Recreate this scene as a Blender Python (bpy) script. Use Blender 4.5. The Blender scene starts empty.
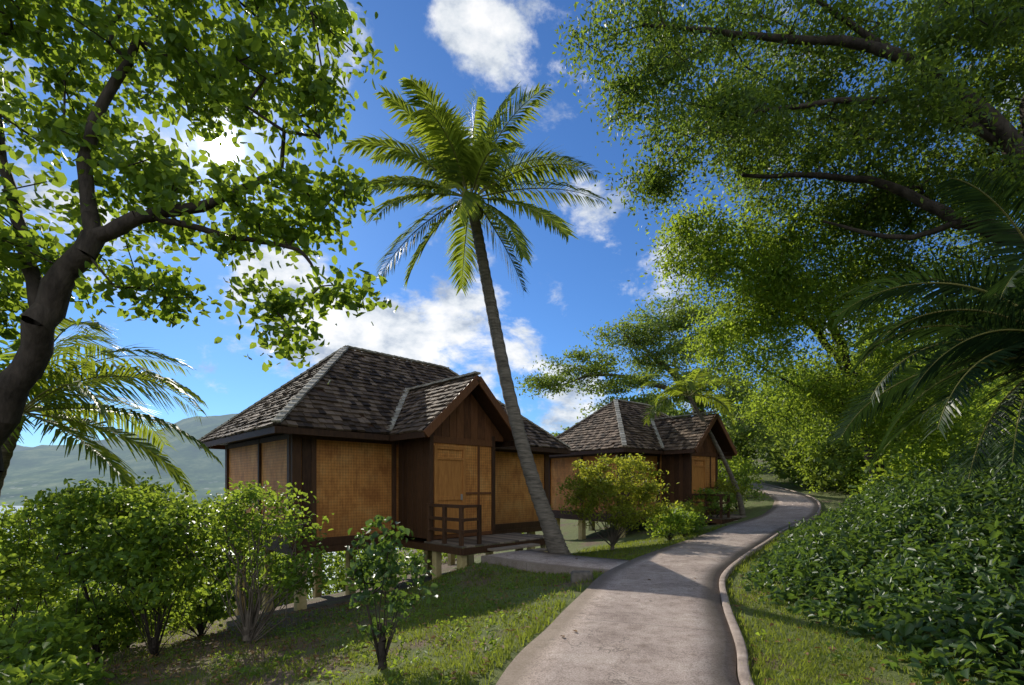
import bpy, math, random
import numpy as np
from mathutils import Vector, Matrix, noise as mn
random.seed(7); R=np.random.default_rng(11)
scene=bpy.context.scene
COL=scene.collection
# ------------------------------------------------------------------ helpers
def smooth(t): 
    t=np.clip(t,0,1); return t*t*(3-2*t)
def link(o): COL.objects.link(o); return o
def empty(name,loc=(0,0,0),rz=0):
    e=bpy.data.objects.new(name,None); e.location=loc; e.rotation_euler=(0,0,rz); e.empty_display_size=.3
    return link(e)
def child(o,p,world=False):
    o.parent=p
    if world:
        o.matrix_parent_inverse=(Matrix.Translation(p.location)@Matrix.Rotation(p.rotation_euler[2],4,'Z')).inverted()
    return o
def np_mesh(name,V,Q,mat,rnd=None,smooth_sh=False):
    V=np.asarray(V,dtype=np.float32); Q=np.asarray(Q,dtype=np.int32)
    me=bpy.data.meshes.new(name); k=Q.shape[1]
    me.vertices.add(len(V)); me.vertices.foreach_set('co',V.ravel())
    me.loops.add(Q.size); me.loops.foreach_set('vertex_index',Q.ravel())
    me.polygons.add(len(Q)); me.polygons.foreach_set('loop_start',np.arange(0,Q.size,k,dtype=np.int32))
    me.update(calc_edges=True)
    if smooth_sh: me.polygons.foreach_set('use_smooth',np.ones(len(Q),dtype=bool))
    if rnd is not None:
        a=me.attributes.new('rnd','FLOAT','POINT'); a.data.foreach_set('value',np.asarray(rnd,dtype=np.float32))
    me.materials.append(mat)
    return link(bpy.data.objects.new(name,me))
class MB:
    def __init__(s): s.v=[];s.f=[];s.r=[]
    def add(s,vs,fs,r=None):
        if r is None: r=random.random()
        b=len(s.v); s.v+= [tuple(v) for v in vs]; s.f+=[tuple(b+i for i in f) for f in fs]; s.r+=[r]*len(vs)
    def box(s,a,b,r=None):
        x0,y0,z0=a;x1,y1,z1=b
        s.add([(x0,y0,z0),(x1,y0,z0),(x1,y1,z0),(x0,y1,z0),(x0,y0,z1),(x1,y0,z1),(x1,y1,z1),(x0,y1,z1)],
          [(0,3,2,1),(4,5,6,7),(0,1,5,4),(1,2,6,5),(2,3,7,6),(3,0,4,7)],r)
    def beam(s,p,q,w,h,up=(0,0,1),r=None):
        p=Vector(p);q=Vector(q);d=(q-p).normalized();u=Vector(up);sd=d.cross(u).normalized();u=sd.cross(d).normalized()
        a=sd*w/2;b=u*h/2
        s.add([p-a-b,p+a-b,p+a+b,p-a+b,q-a-b,q+a-b,q+a+b,q-a+b],[(0,1,2,3),(4,7,6,5),(0,4,5,1),(1,5,6,2),(2,6,7,3),(3,7,4,0)],r)
    def build(s,name,mat,parent=None,bevel=0):
        me=bpy.data.meshes.new(name); me.from_pydata(s.v,[],s.f); me.update()
        a=me.attributes.new('rnd','FLOAT','POINT'); a.data.foreach_set('value',s.r)
        me.materials.append(mat); o=link(bpy.data.objects.new(name,me))
        if bevel:
            m=o.modifiers.new('b','BEVEL'); m.width=bevel; m.segments=1; m.limit_method='ANGLE'
        if parent: o.parent=parent
        return o
# ------------------------------------------------------------------ materials
def newmat(name):
    m=bpy.data.materials.new(name); m.use_nodes=True; nt=m.node_tree; nt.nodes.clear()
    out=nt.nodes.new('ShaderNodeOutputMaterial'); return m,nt,out
def N(nt,t,**k):
    n=nt.nodes.new(t)
    for a,b in k.items():
        if a.startswith('i_'):
            key=a[2:].replace('_',' ')
            n.inputs[key].default_value=b
        else: setattr(n,a,b)
    return n
def ramp(nt,stops,src,interp='LINEAR'):
    r=nt.nodes.new('ShaderNodeValToRGB'); cr=r.color_ramp; cr.interpolation=interp
    while len(cr.elements)<len(stops): cr.elements.new(.5)
    for e,(p,c) in zip(cr.elements,stops): e.position=p; e.color=(*c,1)
    nt.links.new(src,r.inputs[0]); return r
def mixc(nt,a,b,f,mode='MIX'):
    m=nt.nodes.new('ShaderNodeMix'); m.data_type='RGBA'; m.blend_type=mode
    for sock,v in ((m.inputs[6],a),(m.inputs[7],b),(m.inputs[0],f)):
        if hasattr(v,'is_output'): nt.links.new(v,sock)
        elif isinstance(v,tuple): sock.default_value=(*v,1)
        else: sock.default_value=v
    return m.outputs[2]
def mth(nt,op,a,b=None,c=None,clamp=False):
    m=nt.nodes.new('ShaderNodeMath'); m.operation=op; m.use_clamp=clamp
    for i,v in enumerate((a,b,c)):
        if v is None: continue
        if hasattr(v,'is_output'): nt.links.new(v,m.inputs[i])
        else: m.inputs[i].default_value=v
    return m.outputs[0]
def leafmat(name,dark,mid,light,trans,tf=.45,rough=.42,nscale=.9,spec=.28):
    m,nt,out=newmat(name); L=nt.links
    at=N(nt,'ShaderNodeAttribute',attribute_name='rnd')
    geo=N(nt,'ShaderNodeNewGeometry')
    nz=N(nt,'ShaderNodeTexNoise',i_Scale=nscale,i_Detail=2.0); L.new(geo.outputs['Position'],nz.inputs['Vector'])
    f=mth(nt,'ADD',mth(nt,'MULTIPLY',at.outputs['Fac'],.6),mth(nt,'MULTIPLY',nz.outputs[0],.9)); f=mth(nt,'SUBTRACT',f,.25,clamp=True)
    r=ramp(nt,[(0,dark),(.5,mid),(1,light)],f)
    p=N(nt,'ShaderNodeBsdfPrincipled'); p.inputs['Roughness'].default_value=rough; p.inputs['Specular IOR Level'].default_value=spec
    L.new(r.outputs[0],p.inputs['Base Color'])
    t=N(nt,'ShaderNodeBsdfTranslucent'); tc=mixc(nt,tuple(c*.5 for c in trans),trans,f); L.new(tc,t.inputs['Color'])
    mx=N(nt,'ShaderNodeMixShader'); mx.inputs[0].default_value=tf
    L.new(p.outputs[0],mx.inputs[1]); L.new(t.outputs[0],mx.inputs[2]); L.new(mx.outputs[0],out.inputs[0]); return m
def surf(name,c1,c2,scale=3,rough=.8,bump=.3,bscale=40,stretch=(1,1,1),rndamt=0,c3=None):
    m,nt,out=newmat(name); L=nt.links
    tc=N(nt,'ShaderNodeTexCoord'); mp=N(nt,'ShaderNodeMapping'); mp.inputs['Scale'].default_value=stretch
    L.new(tc.outputs['Object'],mp.inputs[0])
    n1=N(nt,'ShaderNodeTexNoise',i_Scale=scale,i_Detail=6.0,i_Roughness=.62); L.new(mp.outputs[0],n1.inputs['Vector'])
    f=n1.outputs[0]
    if rndamt:
        at=N(nt,'ShaderNodeAttribute',attribute_name='rnd')
        f=mth(nt,'ADD',mth(nt,'MULTIPLY',at.outputs['Fac'],rndamt),mth(nt,'MULTIPLY',f,1-rndamt))
    st=[(.3,c1),(.7,c2)] if c3 is None else [(.25,c1),(.5,c2),(.8,c3)]
    r=ramp(nt,st,f)
    p=N(nt,'ShaderNodeBsdfPrincipled'); p.inputs['Roughness'].default_value=rough; p.inputs['Specular IOR Level'].default_value=.3
    L.new(r.outputs[0],p.inputs['Base Color'])
    n2=N(nt,'ShaderNodeTexNoise',i_Scale=bscale,i_Detail=5.0); L.new(mp.outputs[0],n2.inputs['Vector'])
    b=N(nt,'ShaderNodeBump'); b.inputs['Strength'].default_value=bump; b.inputs['Distance'].default_value=.02
    L.new(n2.outputs[0],b.inputs['Height']); L.new(b.outputs[0],p.inputs['Normal'])
    L.new(p.outputs[0],out.inputs[0]); return m
M_left=leafmat('leaf_broad',(.025,.06,.009),(.05,.11,.016),(.10,.17,.028),(.46,.62,.05),.5,.45)
M_saman=leafmat('leaf_fine',(.03,.065,.01),(.065,.13,.017),(.13,.2,.03),(.54,.70,.06),.57,.5,.5)
M_saman_shade=leafmat('leaf_fine_shaded',(.014,.035,.008),(.035,.075,.014),(.08,.135,.024),(.36,.50,.05),.48,.5,.5)  # darker copy of the fine leaf, crown self-shade put into the colour
M_far=leafmat('leaf_far',(.035,.07,.015),(.07,.12,.028),(.12,.17,.04),(.38,.5,.07),.5,.6,.3)
M_yel=leafmat('leaf_yellowgreen',(.09,.13,.014),(.15,.20,.022),(.25,.28,.04),(.64,.66,.06),.54,.5,1.2)
M_shrub=leafmat('leaf_shrub',(.035,.075,.011),(.07,.14,.02),(.14,.23,.035),(.5,.66,.06),.5,.48,1.2)
M_glossy=leafmat('leaf_groundcover',(.014,.04,.012),(.036,.08,.022),(.09,.155,.036),(.24,.38,.045),.34,.42,1.3,.4)
M_palm=leafmat('leaf_palm',(.035,.075,.012),(.07,.125,.02),(.14,.18,.03),(.5,.60,.05),.48,.5,1.0,.2)
M_dpalm=leafmat('leaf_palm_dark',(.008,.022,.009),(.017,.04,.014),(.034,.07,.022),(.08,.15,.025),.2,.42,1.0)
M_grass=leafmat('grass_blade',(.06,.095,.016),(.11,.155,.023),(.18,.2,.036),(.46,.54,.06),.42,.6,.8,.15)
M_bark=surf('bark',(.016,.012,.009),(.08,.062,.047),6,.9,1.0,22,(1,1,.4))
M_barkl=surf('bark_light',(.06,.048,.036),(.18,.145,.11),6,.9,.8,25,(1,1,.4))
M_shingle=surf('wood_shingle',(.035,.023,.015),(.11,.073,.047),5,.85,.5,30,rndamt=.6,c3=(.23,.165,.115))
M_cap=surf('ridge_cap',(.26,.23,.18),(.46,.42,.35),5,.85,.4,30,rndamt=.4)
M_timber=surf('dark_timber',(.035,.016,.008),(.10,.046,.021),4,.6,.4,30,(6,6,1),rndamt=.25)
M_redwood=surf('red_timber',(.085,.032,.012),(.2,.08,.03),4,.55,.4,30,(6,6,1),rndamt=.25)
M_deck=surf('deck_board',(.10,.08,.06),(.28,.22,.17),5,.75,.3,30,rndamt=.5)
M_post=surf('painted_post',(.45,.34,.14),(.66,.54,.28),4,.8,.3,30)
M_rock=surf('rock',(.06,.05,.04),(.2,.17,.14),6,.9,.8,20)
def weave():
    m,nt,out=newmat('woven_bamboo'); L=nt.links
    tc=N(nt,'ShaderNodeTexCoord'); sp=N(nt,'ShaderNodeSeparateXYZ'); L.new(tc.outputs['Object'],sp.inputs[0])
    h=mth(nt,'ADD',sp.outputs[0],sp.outputs[1]); cb=N(nt,'ShaderNodeCombineXYZ'); L.new(mth(nt,'ADD',h,sp.outputs[2]),cb.inputs[0]); L.new(mth(nt,'SUBTRACT',h,sp.outputs[2]),cb.inputs[1])
    ck=N(nt,'ShaderNodeTexChecker',i_Scale=13.0); ck.inputs[1].default_value=(1,1,1,1); ck.inputs[2].default_value=(.35,.31,.28,1); L.new(cb.outputs[0],ck.inputs[0])
    ck2=N(nt,'ShaderNodeTexChecker',i_Scale=39.0); ck2.inputs[1].default_value=(1,1,1,1); ck2.inputs[2].default_value=(.4,.35,.3,1); L.new(cb.outputs[0],ck2.inputs[0])
    n1=N(nt,'ShaderNodeTexNoise',i_Scale=1.8,i_Detail=7.0,i_Roughness=.7); L.new(tc.outputs['Object'],n1.inputs['Vector'])
    mp=N(nt,'ShaderNodeMapping'); mp.inputs['Scale'].default_value=(1,1,.25); L.new(tc.outputs['Object'],mp.inputs[0])
    n2=N(nt,'ShaderNodeTexNoise',i_Scale=9.0,i_Detail=5.0,i_Roughness=.7); L.new(mp.outputs[0],n2.inputs['Vector'])
    r=ramp(nt,[(.3,(.52,.19,.04)),(.52,(.78,.34,.08)),(.72,(.86,.47,.15))],n1.outputs[0])
    c=mixc(nt,r.outputs[0],ck.outputs[0],.34,'MULTIPLY'); c=mixc(nt,c,ck2.outputs[0],.35,'MULTIPLY')
    r2=ramp(nt,[(.35,(.55,.48,.44)),(.55,(1,1,1))],n2.outputs[0]); c=mixc(nt,c,r2.outputs[0],.65,'MULTIPLY')
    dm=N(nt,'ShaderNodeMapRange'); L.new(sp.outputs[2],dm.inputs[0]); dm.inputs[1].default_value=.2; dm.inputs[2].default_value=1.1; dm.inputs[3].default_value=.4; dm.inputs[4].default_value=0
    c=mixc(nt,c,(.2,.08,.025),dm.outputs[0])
    p=N(nt,'ShaderNodeBsdfPrincipled'); p.inputs['Roughness'].default_value=.6; L.new(c,p.inputs['Base Color'])
    b=N(nt,'ShaderNodeBump'); b.inputs['Strength'].default_value=.5; b.inputs['Distance'].default_value=.01
    L.new(ck2.outputs[1],b.inputs['Height']); L.new(b.outputs[0],p.inputs['Normal']); L.new(p.outputs[0],out.inputs[0]); return m
M_weave=weave()
# ------------------------------------------------------------------ terrain
ctrl=[(.15,-4),(.35,0),(.55,2.0),(.84,3.9),(1.30,5.1),(1.90,6.8),(2.7,8.7),(4.0,10.8),(5.8,13.4),(8.3,16.8),(11.2,20),(13.6,23.5),(15.2,27),(16.2,32),(17,38)]
def catmull(P,n=14):
    P=[np.array(p,float) for p in P]; P=[2*P[0]-P[1]]+P+[2*P[-1]-P[-2]]; o=[]
    for i in range(1,len(P)-2):
        for k in range(n):
            t=k/n; a,b,c,d=P[i-1],P[i],P[i+1],P[i+2]
            o.append(.5*((2*b)+(c-a)*t+(2*a-5*b+4*c-d)*t*t+(3*b-a-3*c+d)*t**3))
    o.append(P[-2]); return np.array(o)
PC=catmull(ctrl)
BR=catmull([(2.8,9.2),(1.7,9.8),(.7,10.5),(-.15,11.35)],8)
def zb(y):
    t=np.maximum(np.asarray(y,float)-13,0)
    z=np.where(t<8,.006*t*t,.384+.096*(t-8)); return np.minimum(z,4.5)
def ground(x,y,bump=True):
    x=np.asarray(x,float); y=np.asarray(y,float)
    px=np.interp(y,PC[:,1],PC[:,0]); d=x-px
    dl=np.maximum(-d-1.25,0); dr=np.maximum(d-1.25,0)
    z=zb(y)-.17*dl-.02*np.maximum(dl-13,0)**2+np.minimum(.05*dr+.012*dr*dr,12)
    w=np.exp(-((x-.1)**2+(y-10.9)**2)/(1.7**2)); z=z*(1-w)+(-.03)*w
    if bump:
        z=z+.025*np.sin(x*1.9+np.sin(y*1.3))*np.sin(y*1.6+.7)*np.minimum(1,(dl+dr)*.8)
    far=smooth((np.hypot(x,y)-120)/200)
    z=np.maximum(z,-38); z=z*(1-far)+far*np.where(x<np.maximum(40,y*.12),-38,z)
    return z
def polydist(x,y,P):
    best=np.full(x.shape,1e9)
    for i in range(0,len(P)-1):
        a=P[i];b=P[i+1];ab=b-a;l=ab@ab
        t=np.clip(((x-a[0])*ab[0]+(y-a[1])*ab[1])/l,0,1)
        best=np.minimum(best,np.hypot(x-a[0]-t*ab[0],y-a[1]-t*ab[1]))
    return best
def axis(n,k,mx): 
    t=np.linspace(-1,1,n); return mx*np.sinh(t*k)/math.sinh(k)
gx=axis(300,7.2,3500)+1.0; gy=axis(300,7.2,3500)+7
X,Y=np.meshgrid(gx,gy); Z=ground(X,Y)
V=np.stack([X,Y,Z],-1).reshape(-1,3); n=300
I=np.arange(n*n).reshape(n,n); Q=np.stack([I[:-1,:-1],I[:-1,1:],I[1:,1:],I[1:,:-1]],-1).reshape(-1,4)
def groundmat():
    m,nt,out=newmat('grass_soil'); L=nt.links
    g=N(nt,'ShaderNodeNewGeometry'); sp=N(nt,'ShaderNodeSeparateXYZ'); L.new(g.outputs['Position'],sp.inputs[0])
    a=N(nt,'ShaderNodeTexNoise',i_Scale=.7,i_Detail=6.0,i_Roughness=.65); b=N(nt,'ShaderNodeTexNoise',i_Scale=9.0,i_Detail=6.0,i_Roughness=.7)
    c=N(nt,'ShaderNodeTexNoise',i_Scale=60.0,i_Detail=3.0)
    for q in (a,b,c): L.new(g.outputs['Position'],q.inputs['Vector'])
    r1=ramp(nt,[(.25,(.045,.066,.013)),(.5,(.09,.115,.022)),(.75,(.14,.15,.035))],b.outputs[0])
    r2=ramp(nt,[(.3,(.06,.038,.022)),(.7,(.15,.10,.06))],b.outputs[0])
    lf=N(nt,'ShaderNodeMapRange'); L.new(sp.outputs[0],lf.inputs[0]); lf.inputs[1].default_value=-1.2; lf.inputs[2].default_value=-3.2; lf.inputs[3].default_value=0; lf.inputs[4].default_value=.16  # more bare soil leftward, its darker brown stands in for tree shade
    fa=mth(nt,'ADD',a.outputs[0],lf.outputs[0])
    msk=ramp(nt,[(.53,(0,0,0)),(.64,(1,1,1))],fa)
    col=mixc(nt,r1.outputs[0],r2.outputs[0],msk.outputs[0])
    p=N(nt,'ShaderNodeBsdfPrincipled'); p.inputs['Roughness'].default_value=.95; L.new(col,p.inputs['Base Color'])
    bp=N(nt,'ShaderNodeBump'); bp.inputs['Strength'].default_value=.7; bp.inputs['Distance'].default_value=.03; L.new(c.outputs[0],bp.inputs['Height']); L.new(bp.outputs[0],p.inputs['Normal'])
    L.new(p.outputs[0],out.inputs[0]); return m
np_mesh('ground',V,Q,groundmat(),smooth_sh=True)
def watermat():
    m,nt,out=newmat('sea_water'); L=nt.links
    p=N(nt,'ShaderNodeBsdfPrincipled'); p.inputs['Base Color'].default_value=(.13,.22,.28,1); p.inputs['Roughness'].default_value=.45; p.inputs['Specular IOR Level'].default_value=.25
    g=N(nt,'ShaderNodeNewGeometry'); w=N(nt,'ShaderNodeTexNoise',i_Scale=.05,i_Detail=6.0); L.new(g.outputs['Position'],w.inputs['Vector'])
    b=N(nt,'ShaderNodeBump'); b.inputs['Strength'].default_value=.25; b.inputs['Distance'].default_value=1; L.new(w.outputs[0],b.inputs['Height']); L.new(b.outputs[0],p.inputs['Normal'])
    L.new(p.outputs[0],out.inputs[0]); return m
np_mesh('water',[(-6000,-3000,-30),(6000,-3000,-30),(6000,6000,-30),(-6000,6000,-30)],[(0,1,2,3)],watermat())
hx=np.linspace(-4200,2600,230); hy=np.linspace(720,2600,100)
HV=[]
for yy in hy:
    for xx in hx:
        prof=np.interp(xx,[-4200,-2600,-1567,-1250,-955,-760,-500,0,900,2600],[170,130,90,110,172,182,150,110,140,110])
        s=smooth((yy-735)/900.)*(1-.3*smooth((yy-1800)/800.))
        nz=mn.fractal(Vector((xx*.0022,yy*.0022,3.1)),1.0,2.1,6); rg_=1-abs(mn.noise(Vector((xx*.004,yy*.0016,8))))*2
        HV.append((xx,yy,-34+(prof+32)*s*(1+.16*nz+.2*rg_)+s*42*nz+6*smooth((yy-720)/40.)))
nI=np.arange(230*100).reshape(100,230); HQ=np.stack([nI[:-1,:-1],nI[:-1,1:],nI[1:,1:],nI[1:,:-1]],-1).reshape(-1,4)
def hillmat():
    m,nt,out=newmat('hazy_hill'); L=nt.links
    g=N(nt,'ShaderNodeNewGeometry'); a=N(nt,'ShaderNodeTexNoise',i_Scale=.012,i_Detail=9.0,i_Roughness=.75); L.new(g.outputs['Position'],a.inputs['Vector'])
    r=ramp(nt,[(.35,(.02,.04,.015)),(.5,(.08,.13,.04)),(.65,(.24,.27,.11))],a.outputs[0])
    v=N(nt,'ShaderNodeTexVoronoi',i_Scale=.045); L.new(g.outputs['Position'],v.inputs['Vector'])
    sp=N(nt,'ShaderNodeSeparateXYZ'); L.new(g.outputs['Position'],sp.inputs[0])
    low=N(nt,'ShaderNodeMapRange'); L.new(sp.outputs[2],low.inputs[0]); low.inputs[1].default_value=-18; low.inputs[2].default_value=25; low.inputs[3].default_value=1; low.inputs[4].default_value=0
    hs=mth(nt,'MULTIPLY',mth(nt,'LESS_THAN',v.outputs['Distance'],.2),low.outputs[0])
    c=mixc(nt,r.outputs[0],(.6,.56,.5),mth(nt,'MULTIPLY',hs,.6))
    d=N(nt,'ShaderNodeBsdfDiffuse'); L.new(c,d.inputs[0])
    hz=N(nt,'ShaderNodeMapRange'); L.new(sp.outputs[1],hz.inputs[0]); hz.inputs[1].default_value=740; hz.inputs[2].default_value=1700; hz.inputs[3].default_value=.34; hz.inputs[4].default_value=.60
    e=N(nt,'ShaderNodeEmission'); e.inputs[0].default_value=(.36,.47,.60,1); e.inputs[1].default_value=1  # blue emission paints distance haze into the hills
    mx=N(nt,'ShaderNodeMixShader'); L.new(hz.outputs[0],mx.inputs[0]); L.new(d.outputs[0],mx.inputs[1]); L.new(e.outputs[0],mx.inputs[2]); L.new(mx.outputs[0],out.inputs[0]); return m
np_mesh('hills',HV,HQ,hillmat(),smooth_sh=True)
# ------------------------------------------------------------------ path
def concrete():
    m,nt,out=newmat('path_concrete'); L=nt.links
    g=N(nt,'ShaderNodeNewGeometry'); uv=N(nt,'ShaderNodeUVMap',uv_map='UVMap'); sp=N(nt,'ShaderNodeSeparateXYZ'); L.new(uv.outputs[0],sp.inputs[0])
    a=N(nt,'ShaderNodeTexNoise',i_Scale=1.3,i_Detail=8.0,i_Roughness=.7); b=N(nt,'ShaderNodeTexNoise',i_Scale=70.0,i_Detail=5.0,i_Roughness=.75); c=N(nt,'ShaderNodeTexNoise',i_Scale=8.0,i_Detail=6.0,i_Roughness=.7)
    for q in (a,b,c): L.new(g.outputs['Position'],q.inputs['Vector'])
    r=ramp(nt,[(.3,(.30,.235,.205)),(.5,(.46,.375,.33)),(.72,(.60,.51,.45))],a.outputs[0])
    r2=ramp(nt,[(.38,(.28,.25,.23)),(.56,(1,1,1))],b.outputs[0]); r3=ramp(nt,[(.3,(.55,.51,.47)),(.54,(1,1,1))],c.outputs[0])
    col=mixc(nt,r.outputs[0],r2.outputs[0],.75,'MULTIPLY'); col=mixc(nt,col,r3.outputs[0],.8,'MULTIPLY')
    wob=mth(nt,'ADD',sp.outputs[1],mth(nt,'MULTIPLY',c.outputs[0],.03))
    fr=mth(nt,'FRACT',mth(nt,'DIVIDE',wob,2.4)); j=mth(nt,'LESS_THAN',fr,.006)
    ed=mth(nt,'ABSOLUTE',sp.outputs[0]); ed=mth(nt,'ADD',ed,mth(nt,'MULTIPLY',c.outputs[0],.3)); em=ramp(nt,[(.85,(0,0,0)),(1.15,(1,1,1))],ed)
    col=mixc(nt,col,(.13,.10,.07),mth(nt,'MULTIPLY',em.outputs[0],.7)); col=mixc(nt,col,(.1,.085,.07),mth(nt,'MULTIPLY',j,.6))
    vo=N(nt,'ShaderNodeTexVoronoi',feature='DISTANCE_TO_EDGE',i_Scale=.55)
    wv=N(nt,'ShaderNodeVectorMath',operation='ADD'); nn=N(nt,'ShaderNodeTexNoise',i_Scale=3.0,i_Detail=4.0); L.new(g.outputs['Position'],nn.inputs['Vector']); L.new(g.outputs['Position'],wv.inputs[0]); L.new(nn.outputs['Color'],wv.inputs[1]); L.new(wv.outputs[0],vo.inputs['Vector'])
    ck=mth(nt,'LESS_THAN',vo.outputs[0],.004); col=mixc(nt,col,(.10,.08,.065),mth(nt,'MULTIPLY',ck,.6))
    p=N(nt,'ShaderNodeBsdfPrincipled'); p.inputs['Roughness'].default_value=.85; p.inputs['Specular IOR Level'].default_value=.3; L.new(col,p.inputs['Base Color'])
    bp=N(nt,'ShaderNodeBump'); bp.inputs['Strength'].default_value=.8; bp.inputs['Distance'].default_value=.01; L.new(b.outputs[0],bp.inputs['Height']); L.new(bp.outputs[0],p.inputs['Normal'])
    L.new(p.outputs[0],out.inputs[0]); return m
M_conc=concrete(); M_kerb=surf('kerb_concrete',(.2,.155,.13),(.42,.34,.29),5,.85,.6,60)
def frames(P):
    T=np.gradient(P,axis=0); T/=np.linalg.norm(T,axis=1)[:,None]; Nn=np.stack([T[:,1],-T[:,0]],1)
    s=np.concatenate([[0],np.cumsum(np.linalg.norm(np.diff(P,axis=0),axis=1))]); return Nn,s
def strip(name,P,zc,offs,zoff,mat,hw=1.0,wob=0):
    Nn,s=frames(P); k=len(offs); V=[];UV=[]
    for i,p in enumerate(P):
        for j,o in enumerate(offs):
            ww=wob*math.sin(s[i]*2.3+o*5)*(1 if abs(o)>.5 else 0)
            q=p+Nn[i]*(o+ww); V.append((q[0],q[1],zc[i]+zoff[j])); UV.append((o/hw,s[i]))
    I=np.arange(len(V)).reshape(len(P),k); Q=np.stack([I[:-1,:-1],I[:-1,1:],I[1:,1:],I[1:,:-1]],-1).reshape(-1,4)
    o=np_mesh(name,V,Q,mat); uvl=o.data.uv_layers.new(name='UVMap')
    uvl.data.foreach_set('uv',np.array(UV,dtype=np.float32)[Q.ravel()].ravel()); return o
path=empty('path')
HW=.93
child(strip('path_slab',PC,zb(PC[:,1]),[-HW,-HW,-.5,0,.5,HW,HW],[-.2,.05,.055,.06,.055,.05,-.2],M_conc,HW,.012),path)
child(strip('kerb_edge',PC,zb(PC[:,1]),[HW+.002,HW+.002,HW+.015,HW+.075,HW+.09,HW+.09],[-.2,.078,.088,.088,.078,-.25],M_kerb,HW),path)
child(strip('path_branch',BR,np.full(len(BR),-.012),[-.75,-.75,0,.75,.75],[-.3,.046,.052,.046,-.3],M_conc,.75),path)
def onpath(x,y,m=0):
    return (polydist(x,y,PC)<HW+.1+m)|(polydist(x,y,BR)<.75+m)
# ------------------------------------------------------------------ leaves / trees
def make_leaves(name,C,size,mat,up=.7,wid=.5,simple=False,hang=0,rng=R,fold=.12):
    n=len(C); L=size*(.6+.8*rng.random(n))
    nr=rng.normal(size=(n,3)); nr[:,2]+=up; nr/=np.linalg.norm(nr,axis=1)[:,None]
    t=rng.normal(size=(n,3)); t[:,2]-=hang
    t-=nr*np.sum(t*nr,1)[:,None]; t/=np.linalg.norm(t,axis=1)[:,None]
    b=np.cross(nr,t); L=L[:,None]; w=L*wid*.5
    r=rng.random(n)
    if simple:
        V=np.stack([C-t*L*.5,C+b*w,C+t*L*.5,C-b*w],1).reshape(-1,3); Q=np.arange(4*n).reshape(n,4); return np_mesh(name,V,Q,mat,np.repeat(r,4))
    f=nr*L*fold
    V=np.stack([C-t*L*.5,C-t*L*.22+b*w+f,C+t*L*.16+b*w*.85+f,C+t*L*.5-f*.6,C+t*L*.16-b*w*.85+f,C-t*L*.22-b*w+f],1).reshape(-1,3)
    i=np.arange(n)[:,None]*6; Q=np.stack([i+np.array([[0,1,2,3]]),i+np.array([[0,3,4,5]])],1).reshape(-1,4)
    return np_mesh(name,V,Q,mat,np.repeat(r,6))
def tubes(name,segs,mat,k=6):
    V=[]
    A=np.array([s[0] for s in segs],float);B=np.array([s[1] for s in segs],float);ra=np.array([s[2] for s in segs]);rb=np.array([s[3] for s in segs])
    D=B-A; D/=np.maximum(np.linalg.norm(D,axis=1),1e-6)[:,None]
    ref=np.where(np.abs(D[:,2:3])<.9,np.array([[0,0,1.]]),np.array([[1.,0,0]])); U=np.cross(D,ref); U/=np.linalg.norm(U,axis=1)[:,None]; W=np.cross(D,U)
    A=A-D*ra[:,None]*.3
    for j in range(k):
        a=2*math.pi*j/k; c=math.cos(a)*U+math.sin(a)*W
        V.append(A+c*ra[:,None]);V.append(B+c*rb[:,None])
    V=np.stack(V,1).reshape(-1,3); i=np.arange(len(segs))[:,None]*2*k
    Q=np.concatenate([i+np.array([[2*j,2*((j+1)%k),2*((j+1)%k)+1,2*j+1]]) for j in range(k)],0)
    return np_mesh(name,V,Q,mat,smooth_sh=True)
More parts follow.
